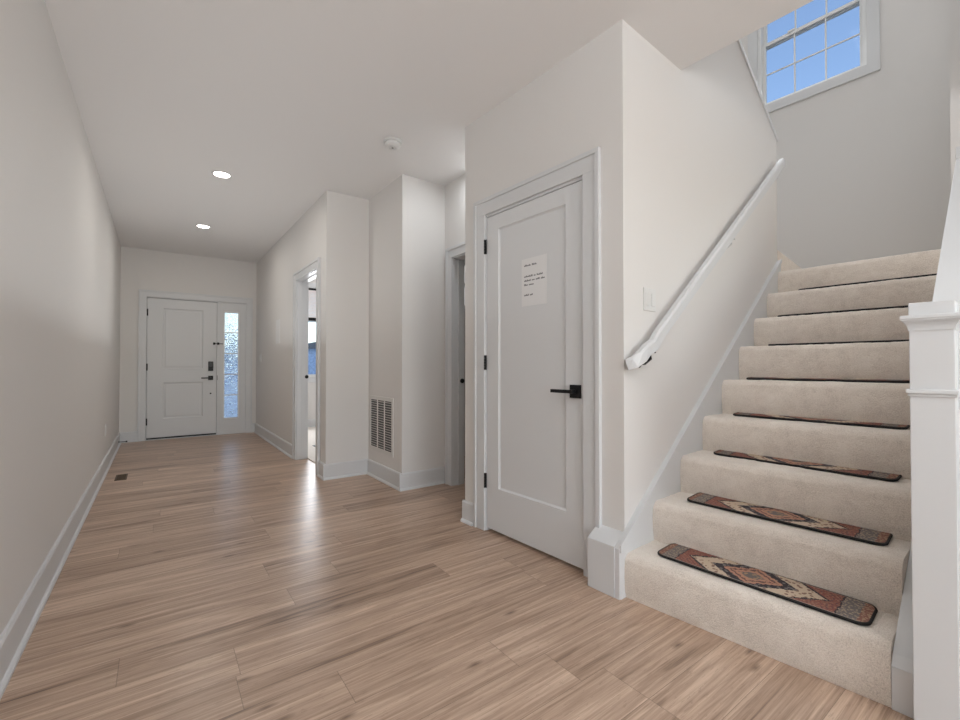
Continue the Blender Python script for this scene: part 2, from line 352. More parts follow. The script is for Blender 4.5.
struct(obj('trim_1', B(prism, [(3.998, gz(3.99)-.016), (3.998, gz(3.99)+.018), (XV, gz(XV)+.018), (XV, gz(XV)-.016)], 'y', YN-.010, YN+.130, .002), 'trim', fr='b'),
       'white cap along the sloping top of the stair guard wall', 'trim')
struct(obj('wall_stairwell_window', B(holed, 'x', XW, XW+.14, -.2, 2.5, 0, 5.5, [(.842, 1.718, 3.782, 5.15)]), 'wall', fr='b'), 'grey wall behind the stair landing with the high window', 'wall')
struct(obj('wall_stairwell_left', B(box, XV, XW, 2.35, 2.5, 1.6, 5.5), 'wall', fr='b'), 'far side wall of the stairwell', 'wall')
struct(obj('wall_stairwell_right', many(B(box, 4.08, XW, .10, .262, 0, 5.5), B(box, XV, 4.08, -.05, .05, H+.3, 5.5)), 'wall', fr='b'), 'wall on the right of the stair landing', 'wall')
struct(obj('wall_upper_hall', B(box, XV-1.5, XV-1.4, -.05, 2.5, H+.3, 5.5), 'wall', fr='b'), 'upstairs wall over the hall', 'wall')
struct(obj('wall_upper_side', B(box, XV-1.4, XV, 2.35, 2.5, H+.3, 5.5), 'wall', fr='b'), 'upstairs side wall', 'wall')
struct(obj('wall_upper_near', B(box, XV-1.4, XV, -.05, .05, H+.3, 5.5), 'wall', fr='b'), 'upstairs near wall', 'wall')
struct(obj('ceiling_stairwell', B(box, XV-1.5, XW+.14, -.2, 2.5, 5.5, 5.62), 'ceil', fr='b'), 'ceiling over the stairwell', 'ceiling')
struct(obj('wall_back', B(holed, 'y', -5.1, -4.98, XL, 6.1, 0, H, [(-.1, 4.1, .5, 2.5)]), 'wall'), 'wall behind the camera with wide windows', 'wall')
struct(obj('wall_right', B(holed, 'x', 5.98, 6.1, -4.98, .5, 0, H, [(-4., -.8, .5, 2.5)]), 'wall'), 'far right wall behind the stairs', 'wall')

# ------------------------------------------------------------------ baseboards (board with a stepped top and a shoe moulding)
BASE = [(0, 0), (.030, 0), (.029, .010), (.022, .018), (.016, .020), (.015, .134), (.009, .145), (0, .145)]
def baseboard(name, p, q, side, fr='h', label=''):
    """along p->q; side +1: sticks out to the left of the direction, -1 to the right"""
    p, q = Vector(p), Vector(q); d = (q - p).normalized(); n = Vector((-d.y, d.x)) * side
    def f(bm):
        r = [[bm.verts.new((e.x + n.x*a, e.y + n.y*a, z)) for a, z in BASE] for e in (p, q)]
        k = len(BASE); fs = [bm.faces.new(r[0]), bm.faces.new(r[1][::-1])]
        for i in range(k): fs.append(bm.faces.new([r[0][i], r[1][i], r[1][(i+1) % k], r[0][(i+1) % k]]))
        bmesh.ops.recalc_face_normals(bm, faces=fs)
    return struct(obj(name, f, 'trim', fr=fr), label, 'baseboard')
baseboard('baseboard_left', (XL, -4.98), (XL, YF), -1, label='white baseboard along the left hall wall')
baseboard('baseboard_front', (XL, YF), (-.228, YF), -1, label='white baseboard left of the front door')
baseboard('baseboard_front_right', (1.205, YF), (XR, YF), -1, label='white baseboard right of the sidelight')
baseboard('baseboard_hall_right', (XR, 5.40), (XR, YF), 1, label='white baseboard between front door corner and study doorway')
baseboard('baseboard_study_near', (XR, Y1-.015), (XR, 4.41), 1, label='short white baseboard at the near side of the study doorway')
baseboard('baseboard_chase_front', (XR-.027, Y1), (X2, Y1), -1, label='white baseboard under the narrow wall face left of the vent')
baseboard('baseboard_vent', (X2, Y2-.015), (X2, Y1), 1, label='white baseboard under the wall vent')
baseboard('baseboard_passage', (X2-.027, Y2), (X3, Y2), -1, label='white baseboard right of the wall vent')
baseboard('baseboard_closet', (A, 2.328), (A, YC+.015), 1, 'b', label='short white baseboard left of the closet door')
baseboard('baseboard_study', (1.41, YF), (4.4, YF), -1, label='white baseboard inside the study')
baseboard('baseboard_landing', (XW, .27), (XW, 1.2), 1, 'b', label='white baseboard on the landing wall')
o = bpy.data.objects['baseboard_landing']; o.location.z += 1.80; ORG[o.name] = ('b', ORG[o.name][1])
# tall plinth block where the closet wall meets the stairs
def plinth(bm):
    prism(bm, [(A, 0), (1.780, 0), (1.780, .236), (A, .285)], 'y', 1.194, 1.345, .003)
    prism(bm, [(A+.4, 0), (1.792, 0), (1.792, .018), (A+.4, .018)], 'y', 1.166, 1.194)
struct(obj('trim_2', plinth, 'trim', fr='b'), 'tall white plinth block at the foot of the stairs', 'trim')

# ------------------------------------------------------------------ door building
def casing(bm, plane, face, out, u0, u1, z1, wd=.09, th=.018, z0=0.):
    """flat casing with a raised outer band round an opening u0..u1, z1; face = wall face, out = +-1 direction it sticks out"""
    def bx(ua, ub, za, zb, t):
        a, b = sorted((face, face + out*t))
        if plane == 'x': box(bm, a, b, ua, ub, za, zb, .002)
        else: box(bm, ua, ub, a, b, za, zb, .002)
    bx(u0-wd, u0, z0, z1, th); bx(u1, u1+wd, z0, z1, th); bx(u0-wd, u1+wd, z1, z1+wd, th)
    s = .022
    e = .0025
    bx(u0-wd-e, u0-wd+s, z0, z1+wd-s, th+.008); bx(u1+wd-s, u1+wd+e, z0, z1+wd-s, th+.008); bx(u0-wd-e, u1+wd+e, z1+wd-s, z1+wd+e, th+.008)
def jamb(bm, plane, t0, t1, u0, u1, z1, th=.018):
    def bx(ua, ub, za, zb):
        if plane == 'x': box(bm, t0, t1, ua, ub, za, zb)
        else: box(bm, ua, ub, t0, t1, za, zb)
    bx(u0, u0+th, 0, z1); bx(u1-th, u1, 0, z1); bx(u0+th, u1-th, z1-th, z1)
def slab(bm, plane, face, back, u0, u1, z0, z1, panels, dep=.011, slope=.010):
    """door leaf with recessed panels on its visible face"""
    P = lambda u, t, z: (t, u, z) if plane == 'x' else (u, t, z)
    us = sorted({u0, u1, *[p[0] for p in panels], *[p[1] for p in panels]}); zs = sorted({z0, z1, *[p[2] for p in panels], *[p[3] for p in panels]})
    s = 1 if back > face else -1; fs = []
    Q = lambda pts: fs.append(bm.faces.new([bm.verts.new(P(*p)) for p in pts]))
    for i in range(len(us)-1):
        for j in range(len(zs)-1):
            a, b, c, d = us[i], us[i+1], zs[j], zs[j+1]; pn = any(p[0] <= (a+b)/2 <= p[1] and p[2] <= (c+d)/2 <= p[3] for p in panels)
            if not pn: Q([(a,face,c),(b,face,c),(b,face,d),(a,face,d)])
    for a, b, c, d in panels:
        f1, f2 = face + s*dep*.35, face + s*dep; k = slope
        steps = [(0, face), (.0015, f1), (k, f2)]
        for (k0, t0), (k1, t1) in zip(steps, steps[1:]):
            o4 = [(a+k0,t0,c+k0),(b-k0,t0,c+k0),(b-k0,t0,d-k0),(a+k0,t0,d-k0)]; i4 = [(a+k1,t1,c+k1),(b-k1,t1,c+k1),(b-k1,t1,d-k1),(a+k1,t1,d-k1)]
            for q in range(4): Q([o4[q], o4[(q+1)%4], i4[(q+1)%4], i4[q]])
        Q([(a+k,f2,c+k),(b-k,f2,c+k),(b-k,f2,d-k),(a+k,f2,d-k)])
    Q([(u0,back,z0),(u1,back,z0),(u1,back,z1),(u0,back,z1)])
    for a, b in (((u0,z0),(u1,z0)),((u1,z0),(u1,z1)),((u1,z1),(u0,z1)),((u0,z1),(u0,z0))):
        Q([(a[0],face,a[1]),(b[0],face,b[1]),(b[0],back,b[1]),(a[0],back,a[1])])
    bmesh.ops.remove_doubles(bm, verts=bm.verts, dist=1e-5); bmesh.ops.recalc_face_normals(bm, faces=bm.faces)
def hinge(bm, plane, face, out, u, z, h=.09):
    for k in range(5):
        za = z - h/2 + k*h/5
        c = (face + out*.007, u, za) if plane == 'x' else (u, face + out*.007, za)
        lathe(bm, [(.0065, 0), (.0065, h/5-.001)], 12, 'z', c)
    c0, c1 = (face - .001, face + out*.004); c0, c1 = sorted((c0, c1))
    if plane == 'x': box(bm, c0, c1, u-.012, u+.012, z-h/2, z+h/2)
    else: box(bm, u-.012, u+.012, c0, c1, z-h/2, z+h/2)
def lever(parent, plane, face, out, u, z, du, ros=.066, ln=.125):
    """square rose with a straight bar handle running towards du"""
    def X(bm, ta, tb, ua, ub, za, zb, bv=.0015):
        a, b = sorted((face+out*ta, face+out*tb)); ua, ub = sorted((ua, ub))
        if plane == 'x': box(bm, a, b, ua, ub, za, zb, bv)
        else: box(bm, ua, ub, a, b, za, zb, bv)
    h = obj('door_handle', lambda bm: (X(bm, .010, .045, u-.010, u+.010, z-.010, z+.010), X(bm, .036, .050, u-du*.012, u+du*ln, z-.009, z+.009)), 'black', parent, label='black lever handle')
    obj('rose_plate', lambda bm: X(bm, 0, .010, u-ros/2, u+ros/2, z-ros/2, z+ros/2), 'black', h)

# front door with sidelight
d1 = struct(empty('door_1', (.3, YF, 0)), 'white two panel front door with black keypad lock at the hall end', 'door')
obj('door_frame', lambda bm: (box(bm, -.165, -.135, YF+.0, YF+.12, 0, 2.085), box(bm, 1.135, 1.165-.01, YF, YF+.12, 0, 2.085), box(bm, -.135, 1.135, YF, YF+.12, 2.055, 2.085), box(bm, .735, .785, YF+.0, YF+.12, 0, 2.055), box(bm, -.135, -.115, YF+.057, YF+.12, .012, 2.055), box(bm, .715, .735, YF+.057, YF+.12, .012, 2.055), box(bm, -.115, .715, YF+.057, YF+.12, 2.035, 2.055)), 'trim', d1)
obj('casing', B(casing, 'y', YF, -1, -.137, 1.132, 2.065, .09, .018), 'trim', d1)
leaf = obj('door_leaf', B(slab, 'y', YF+.012, YF+.056, -.130, .732, .028, 2.048, [(.052, .553, 1.028, 1.912), (.060, .553, .301, .825)]), 'door', d1)
def raised(bm):
    for a, b, c, d in ((.052, .553, 1.028, 1.912), (.060, .553, .301, .825)):
        k = .03; prism(bm, [(a+k, c+k), (b-k, c+k), (b-k, d-k), (a+k, d-k)], 'y', YF+.016, YF+.03, .006)
obj('raised_panel', raised, 'door', leaf)
obj('sweep', B(box, -.128, .730, YF-.004, YF+.02, .012, .034), 'black', d1, label='black door sweep')
obj('threshold', B(box, -.135, .735, YF-.01, YF+.12, 0, .012, .003), 'trim', d1)
for z in (1.84, 1.052, .266): obj('hinge', B(hinge, 'y', YF+.010, -1, -.132, z, .10), 'black', d1)
kp = obj('keypad_lock', lambda bm: box(bm, .621, .688, YF-.016, YF+.012, .992, 1.137, .006), 'black', d1)
obj('keypad_face', lambda bm: [box(bm, .632+.016*i, .643+.016*i, YF-.0185, YF-.0155, 1.06+.017*j, 1.071+.017*j, .002) for i in range(3) for j in range(4)], mat('keypad_keys', (.10, .10, .11), .3, bump=.01), kp)
lever(d1, 'y', YF+.012, -1, .655, .885, -1)
obj('peg', B(lathe, [(.010, 0), (.012, .004), (.009, .008)], 16, 'y', (.656, YF+.005, .646)), 'black', d1)
obj('strike_plate', B(box, .738, .744, YF-.004, YF+.004, .85, .92), 'black', d1)
fl = obj('flip_guard', lambda bm: (box(bm, .682, .712, YF-.02, YF+.012, 1.395, 1.43, .003), box(bm, .735, .765, YF-.016, YF+.004, 1.395, 1.432, .003)), 'black', d1)
obj('guard_bar', lambda bm: sweep(bm, [(.70, YF-.024, 1.411), (.75, YF-.026, 1.411), (.815, YF-.026, 1.411)], [(-.004,-.005),(.004,-.005),(.004,.005),(-.004,.005)]), 'black', fl)
# sidelight: window_1
w1 = struct(empty('window_1', (.93, YF, 0)), 'tall narrow sidelight of patterned glass beside the front door', 'window')
obj('sidelight_panel', B(holed, 'y', YF+.012, YF+.056, .785, 1.135, .0, 2.055, [(.834, 1.028, .255, 1.905)]), 'door', w1)
def slf(bm):
    for a, b, c, d in ((.820, .838, .245, 1.915), (1.024, 1.042, .245, 1.915)): box(bm, a, b, YF+.004, YF+.014, c, d, .002)
    for c, d in ((.241, .259), (1.901, 1.919)): box(bm, .820, 1.042, YF+.004, YF+.014, c, d, .002)
obj('glazing_bead', slf, 'vinyl', w1)
obj('muntin', lambda bm: [box(bm, .834, 1.028, YF+.020, YF+.030, z-.007, z+.007) for z in (1.594, 1.261, .936, .612)], 'vinyl', w1)
obj('patterned_pane', B(box, .834, 1.028, YF+.032, YF+.037, .255, 1.905), 'obscure', w1)

# study doorway: door_2 (open, the leaf swung out of sight behind the wall)
d2 = struct(empty('door_2', (XR, 4.9, 0)), 'open white doorway to the study on the right of the hall', 'door')
obj('casing', B(casing, 'x', XR, -1, 4.50, 5.31, 2.045), 'trim', d2)
obj('door_frame', lambda bm: (jamb(bm, 'x', XR-.001, XR+.121, 4.499, 5.311, 2.051, .012), box(bm, XR+.05, XR+.062, 5.297, 5.309, 0, 2.035), box(bm, XR+.05, XR+.062, 4.503, 5.297, 2.03, 2.042)), 'trim', d2)
obj('strike_plate', B(lathe, [(.006, 0), (.020, .004), (.022, .014), (.014, .02)], 16, 'y', (XR+.105, 5.292, .945)), 'black', d2, label='black latch on the far jamb')
obj('door_leaf', B(slab, 'y', 4.49, 4.455, 1.42, 2.20, .02, 2.03, [(1.54, 2.08, .25, 1.9)]), 'door', d2)
# passage doorway: door_3
d3 = struct(empty('door_3', (X3, 2.95, 0)), 'grey shaded doorway just left of the closet', 'door')
obj('casing', B(casing, 'x', X3, -1, 2.57, 3.34, 2.045), 'trim', d3)
obj('door_frame', lambda bm: (jamb(bm, 'x', X3, X3+.12, 2.555, 3.355, 2.055), box(bm, X3+.05, X3+.062, 3.325, 3.338, 0, 2.035)), 'trim', d3)
obj('strike_plate', B(lathe, [(.006, 0), (.020, .004), (.022, .014), (.014, .02)], 16, 'y', (X3+.095, 3.322, .935)), 'black', d3, label='black latch on the left jamb')
# closet door: door_4
d4 = struct(empty('door_4', (A, 1.82, 0), 'b'), 'closed white one panel closet door with black lever and taped notice', 'door')
obj('casing', B(casing, 'x', A, -1, 1.423, 2.215, 2.062, .103, .014), 'trim', d4)
obj('door_frame', B(jamb, 'x', A, A+.12, 1.411, 2.226, 2.062, .016), 'trim', d4)
obj('door_leaf', B(slab, 'x', A+.003, A+.040, 1.430, 2.207, .022, 2.042, [(1.548, 2.094, .292, 1.949)], .010, .010), 'door', d4)
for z in (1.852, 1.094, .327): obj('hinge', B(hinge, 'x', A-.002, -1, 2.2135, z, .095), 'black', d4)
lever(d4, 'x', A+.003, -1, 1.480, .938, 1, .070, .135)
obj('strike_plate', B(box, A-.003, A+.003, 1.4225, 1.4265, .91, .965), 'black', d4)
pp = tag(obj('notice', B(box, A+.0115, A+.0125, 1.69, 1.892, 1.428, 1.71), 'paper', fr='b'), 'white paper notice with five lines of small print taped to the closet door', 'notice')
rnd = random.Random(3)
for z, words_ in [(1.668, (7, 5)), (1.603, (9, 2, 6)), (1.578, (7, 3, 4, 4)), (1.553, (4, 5)), (1.492, (5, 3))]:
    def ink(bm):
        y = 1.872
        for wl in words_:
            ys = y
            for k in range(wl):
                hgt = rnd.choice((.007, .007, .011)); box(bm, A+.0111, A+.0115, y-.0066, y-.0010, z-.004, z-.004+hgt); y -= .0079
            box(bm, A+.0111, A+.0115, y+.002, ys-.001, z-.0015, z)
            y -= .008
    obj('print_line', ink, 'ink', pp)

# ------------------------------------------------------------------ windows
def sash_window(n, plane, face, depth, u0, u1, z0, z1, zm, cols, rows, fr, label, room):
    """double-hung window; face = room side of wall, room = -1 when the room lies at smaller coordinate"""
    e = struct(empty(n, ((face, (u0+u1)/2, z0) if plane == 'x' else ((u0+u1)/2, face, z0)), fr), label, 'window')
    def bx(bm, ua, ub, ta, tb, za, zb, bv=0.):
        a, b = sorted((face - room*ta, face - room*tb))
        if plane == 'x': box(bm, a, b, ua, ub, za, zb, bv)
        else: box(bm, ua, ub, a, b, za, zb, bv)
    c = .09
    obj('casing', lambda bm: (bx(bm, u0-c, u0, -.018, 0, z0-c, z1+c, .002), bx(bm, u1, u1+c, -.018, 0, z0-c, z1+c, .002), bx(bm, u0, u1, -.018, 0, z1, z1+c, .002), bx(bm, u0, u1, -.018, 0, z0-c, z0, .002)), 'trim', e)
    obj('window_frame', lambda bm: (bx(bm, u0, u0+.03, 0, depth, z0, z1), bx(bm, u1-.03, u1, 0, depth, z0, z1), bx(bm, u0+.03, u1-.03, 0, depth, z1-.03, z1), bx(bm, u0+.03, u1-.03, 0, depth, z0, z0+.02)), 'vinyl', e)
    for nm, za, zb, t in (('lower_sash', z0+.018, zm+.02, .05), ('upper_sash', zm-.02, z1-.03, .085)):
        ua, ub, s = u0+.03, u1-.03, .028
        sh = obj(nm, lambda bm: (bx(bm, ua, ua+s, t, t+.03, za, zb, .003), bx(bm, ub-s, ub, t, t+.03, za, zb, .003), bx(bm, ua+s, ub-s, t, t+.03, za, za+s+.004, .003), bx(bm, ua+s, ub-s, t, t+.03, zb-s-.004, zb, .003)), 'vinyl', e)
        def grid(bm):
            for k in range(1, cols): u = ua+s + (ub-ua-2*s)*k/cols; bx(bm, u-.006, u+.006, t+.008, t+.022, za+s, zb-s)
            for k in range(1, rows): z = za+s + (zb-za-2*s)*k/rows; bx(bm, ua+s, ub-s, t+.009, t+.021, z-.006, z+.006)
        if cols > 1 or rows > 1: obj('muntin', grid, 'vinyl', sh)
        obj('pane', lambda bm: bx(bm, ua+s, ub-s, t+.013, t+.017, za+s, zb-s), 'glass', sh)
    ul = (u0+u1)/2 + .15
    obj('sash_lock', lambda bm: bx(bm, ul-.03, ul+.03, .035, .052, zm+.012, zm+.030, .004), 'vinyl', e)
    return e
sash_window('window_2', 'x', XW, .14, .842, 1.718, 3.782, 5.15, 4.445, 3, 2, 'b', 'high gridded sash window over the stairs showing blue sky', -1)
w3 = sash_window('window_3', 'y', YF, .12, 1.72, 2.62, .87, 2.42, 1.86, 1, 1, 'h', 'study window glimpsed through the hall doorway', -1)
sash_window('window_4', 'y', 4.35, .12, 2.75, 3.25, 1.75, 2.35, 2.05, 1, 1, 'h', 'small high window added for the bright sliver past the passage doorway', -1)  # window added to put a bright sliver in the doorway
bl = tag(obj('window_blind', lambda bm: [box(bm, 1.755, 2.585, YF-.012, YF+.012, z, z+.019) for z in [1.905+.024*k for k in range(20)]], 'blind'), 'pale raised blind in the study window', 'blind')
obj('head_rail', B(box, 1.755, 2.585, YF-.015, YF+.02, 2.385, 2.418), 'black', bl, label='dark head rail')
obj('bottom_rail', B(box, 1.755, 2.585, YF-.016, YF+.016, 1.855, 1.903), 'black', bl, label='dark bottom rail')

# ------------------------------------------------------------------ staircase
RX = [1.83, 2.085, 2.365, 2.632, 2.90, 3.165, 3.43, 3.685, 3.925]
RZ = [.200, .393, .585, .778, .985, 1.200, 1.405, 1.605, 1.800]
SL = [.055, .03, .01, 0, 0, 0, 0, 0, 0]
YR_, YL_ = .264, 1.168
st = tag(empty('staircase', (RX[0], (YR_+YL_)/2, 0), 'b'), 'cream carpeted staircase rising to the right of the closet door', 'staircase')
def step_mesh(i):
    x0, zt = RX[i], RZ[i]; zb = 0. if i == 0 else RZ[i-1] - .012; x1 = (RX[i+1] + .02 + SL[i+1]) if i < 8 else XW
    r = .032; prof = []
    n = max(6, int((zt-r-zb)/.011)); prof += [(x0, zb + (zt-r-zb)*k/n) for k in range(n)]
    prof += [(x0 + r - r*math.cos(a), zt - r + r*math.sin(a)) for a in [PI/2*k/7 for k in range(8)]]
    nx = max(8, int((x1-x0-r)/.012)); nx = min(nx, 34); prof += [(x0 + r + (x1-x0-r)*k/nx, zt) for k in range(1, nx+1)]
    yl = YL_
    def f(bm):
        ny = 82; rows = []
        for j in range(ny+1):
            y = YR_ + (yl-YR_)*j/ny; row = []
            for k, (x, z) in enumerate(prof):
                sl = SL[i] * (YL_-y)/.9 * (1 if x < x1-.03 else .0)
                # belly of the carpet, pinched at the foot, soft pile
                tz = max(0., min(1., (z-zb)/(zt-zb))) if x <= x0+.001 else 1.
                bulge = .010*math.sin(PI*tz) if x <= x0+.001 else 0.
                nn = noise.noise(Vector((x*38+i*7, y*38, z*38)))*.0022 + noise.noise(Vector((x*120, y*120+i, z*120)))*.0016 + noise.noise(Vector((x*7+i*3, y*7, z*7)))*.004
                dx, dz = (-nn - bulge, 0.) if x <= x0+.001 else ((-nn*.7, nn*.7) if x < x0+r else (0., nn))
                if k == 0: dx = 0.
                row.append(bm.verts.new((x+sl+dx, y, z+dz)))
            rows.append(row)
        fs = []
        for a, b in zip(rows, rows[1:]):
            for k in range(len(prof)-1): fs.append(bm.faces.new([a[k], b[k], b[k+1], a[k+1]]))
        # ends and underside
        e = []
        for row in (rows[0], rows[-1]):
            q = bm.verts.new((x1, row[0].co.y, zb)); fs.append(bm.faces.new(row + [q])); e.append(q)
        fs.append(bm.faces.new([rows[0][-1], rows[-1][-1], e[1], e[0]]))
        fs.append(bm.faces.new([r_[0] for r_ in rows] + [e[1], e[0]]))
        bmesh.ops.recalc_face_normals(bm, faces=bm.faces)
    return f
for i in range(9): obj('step' if i < 8 else 'landing', step_mesh(i), 'carpet', st, smooth=True)
# first riser of the return flight
def ret(bm):
    prism(bm, [(4.0, 1.19), (XW, 1.30), (XW, 2.345), (4.0, 2.345)], 'z', 1.72, 1.985, .012)
obj('upper_step', ret, 'carpet', st)
SK = .752
def skirt_l(bm):
    x0 = 1.783; zf = .250
    prism(bm, [(x0, 0), (x0, zf-.02), (x0+.03, zf+.012), (3.99, zf+.012+SK*(3.96-x0)), (3.99, 1.2), (2.6, .2), (2.2, 0)], 'y', YL_+.001, YN, .001)
obj('skirt_board', skirt_l, 'trim', st)
obj('skirt_cap', lambda bm: prism(bm, [(1.786, .215), (1.786, .247), (3.99, .268+SK*(3.96-1.783)), (3.99, .240+SK*(3.96-1.783))], 'y', YL_-.006, YL_+.001), 'trim', st)
def skirt_r(bm):
    prism(bm, [(1.878, 0), (1.878, .135), (1.905, .165), (2.4, .165+.62*.495), (4.06, .472+SK*1.66), (4.06, 1.1), (2.3, 0)], 'y', .207, YR_-.001, .002)
obj('skirt_board', skirt_r, 'trim', st)

# newel post at the foot
nw = tag(empty('newel_post', (1.845, .155, 0), 'b'), 'square white boxed newel post with capped top at the stair foot', 'newel post')
def rbox(bm, x0, x1, y0, y1, z0, z1, g=0., bv=.002): box(bm, x0-g, x1+g, y0-g, y1+g, z0, z1, bv)
NX0, NX1, NY0, NY1 = 1.80, 1.892, .1125, .2045
obj('post_shaft', B(rbox, NX0, NX1, NY0, NY1, 0, 1.20, 0, .002), 'trim', nw)
obj('band_moulding', lambda bm: (rbox(bm, NX0, NX1, NY0, NY1, .985, .993, .004), rbox(bm, NX0, NX1, NY0, NY1, .993, 1.006, .008, .003)), 'trim', nw)
def crown(bm):
    for k in range(8):
        a = k/7; g = .002 + .014*a*a
        box(bm, NX0-g, NX1+g, NY0-g, NY1+g, 1.176+.034*k/8, 1.176+.034*(k+1)/8)
    rbox(bm, NX0, NX1, NY0, NY1, 1.210, 1.221, .018, .002)
    rbox(bm, NX0, NX1, NY0, NY1, 1.221, 1.258, .001, .002)
obj('post_cap', crown, 'trim', nw)
# sloping half wall behind the newel, with its cap
kz = lambda x: 1.31 + .772*(x - 2.326)
struct(obj('wall_knee', B(prism, [(NX1+.001, 0), (3.45, 0), (3.45, kz(3.45)-.03), (NX1+.001, kz(NX1)-.03)], 'y', .112, .196), 'wall', fr='b'), 'sloping half wall on the right of the stairs', 'wall')
struct(obj('trim_3', B(prism, [(NX1+.001, kz(NX1)-.03), (3.45, kz(3.45)-.03), (3.45, kz(3.45)), (NX1+.001, kz(NX1))], 'y', .100, .202, .002), 'trim', fr='b'), 'white sloping cap on the half wall behind the newel post', 'trim')
nw2 = tag(empty('newel_post', (3.50, .155, 1.2), 'b'), 'upper white newel post at the top end of the sloping half wall', 'newel post')
obj('post_shaft', B(box, 3.451, 3.54, .112, .198, 0, 2.22, .002), 'trim', nw2)
obj('post_cap', lambda bm: (box(bm, 3.441, 3.55, .102, .204, 2.16, 2.20, .004), box(bm, 3.446, 3.545, .107, .203, 2.20, 2.24, .002)), 'trim', nw2)

# handrail on the stair wall
hr = tag(empty('handrail', (2.0, YN, 1.1), 'b'), 'white wooden handrail sloping up the light stair wall', 'handrail')
RS = [(-.017,-.030),(.017,-.030),(.020,-.027),(.020,.016),(.013,.028),(-.013,.028),(-.020,.016),(-.020,-.027)]
ya = 1.132
p0, p1 = (1.955, 1.140), (3.905, 2.625)
sl_ = (p1[1]-p0[1])/(p1[0]-p0[0])
path = [(1.868, 1.178, 1.080), (1.880, 1.150, 1.090), (1.912, ya, 1.118), (1.955, ya, 1.150), (2.02, ya, 1.142+.065*sl_*.7), (2.06, ya, p0[1]+sl_*.105), (p1[0], ya, p1[1])]
obj('rail', lambda bm: sweep(bm, path, RS), 'trim', hr)
def bracket(x):
    z = p0[1] + sl_*(x-p0[0])
    def f(bm):
        lathe(bm, [(.020, 0), (.020, -.004), (.014, -.008)], 16, 'y', (x, YN, z-.085))
        sweep(bm, [(x, YN-.006, z-.085), (x, YN-.030, z-.084), (x, ya, z-.060), (x, ya, z-.03)], [(-.007,-.007),(.007,-.007),(.007,.007),(-.007,.007)])
        box(bm, x-.03, x+.03, ya-.014, ya+.014, z-.033, z-.027)
    return f
obj('bracket', bracket(1.992), 'black', hr, label='black bracket')
obj('bracket', bracket(2.95), 'trim', hr)
obj('bracket', bracket(3.80), 'trim', hr)

# ------------------------------------------------------------------ stair tread mats
ML, MW, MT = .752, .182, .011
def rrect(hx, hy, r, n=6):
    pts = []
    for cx, cy, a0 in ((hx-r, hy-r, 0), (-hx+r, hy-r, PI/2), (-hx+r, -hy+r, PI), (hx-r, -hy+r, 1.5*PI)):
        pts += [(cx + r*math.cos(a0+PI/2*k/n), cy + r*math.sin(a0+PI/2*k/n)) for k in range(n+1)]
    return pts
def mat_field(bm):
    pts = rrect(MW/2-.006, ML/2-.006, .032); prism(bm, pts, 'z', .002, MT)
def mat_binding(bm):
    pts = rrect(MW/2-.005, ML/2-.005, .034, 8); n = len(pts); rings = []
    for i in range(n):
        p = Vector((*pts[i], 0)); d = (Vector((*pts[(i+1) % n], 0)) - Vector((*pts[i-1], 0))).normalized(); nn = Vector((d.y, -d.x, 0))
        rings.append([bm.verts.new(p + nn*(.0052*math.cos(a)) + Vector((0, 0, .0062 + .0062*math.sin(a)))) for a in [2*PI*k/8 for k in range(8)]])
    for i in range(n):
        a, b = rings[i], rings[(i+1) % n]
        for k in range(8): bm.faces.new([a[k], b[k], b[(k+1) % 8], a[(k+1) % 8]])
    bmesh.ops.recalc_face_normals(bm, faces=bm.faces)
ORDS = ['lowest', 'second', 'third', 'fourth', 'fifth', 'sixth', 'seventh', 'eighth']
def local_mesh(name, fn, m, smooth=False):
    bm = bmesh.new(); fn(bm); me = bpy.data.meshes.new(name); bm.to_mesh(me); bm.free(); me.materials.append(M[m])
    if smooth:
        for p in me.polygons: p.use_smooth = True
    return me
fm, bmh = local_mesh('woven_field', mat_field, 'rug'), local_mesh('binding', mat_binding, 'binding', True)
MX = [2.012, 2.300, 2.612, 2.888, 3.135, 3.335, 3.565, 3.815]; MY = [.698, .696, .702, .705, .72, .66, .675, .62]
TL = [math.radians(a) for a in (1., 1.5, 2.5, 2.5, 2, 2, 2, 2)]
MR = [.015, .028, -.015, 0, 0, 0, 0, 0]
for i in range(8):
    e = bpy.data.objects.new('stair_mat', None); COL.objects.link(e); x = MX[i]
    e.location = rotv((x, MY[i], RZ[i] + .0035), 'b'); e.rotation_euler = (0, -TL[i], PHI + MR[i])
    lab = {0: 'oriental patterned stair mat with black edge on the lowest step', 7: 'black edged stair mat on the eighth step, highest of the mats'}.get(i, 'oriental patterned stair mat with black edge on the %s step from the floor' % ORDS[i])
    tag(e, lab, 'mat', 'black edged oriental mats on the stair treads')
    for nm, me in (('woven_field', fm), ('binding', bmh)):
        c = bpy.data.objects.new(nm, me); COL.objects.link(c); c.parent = e

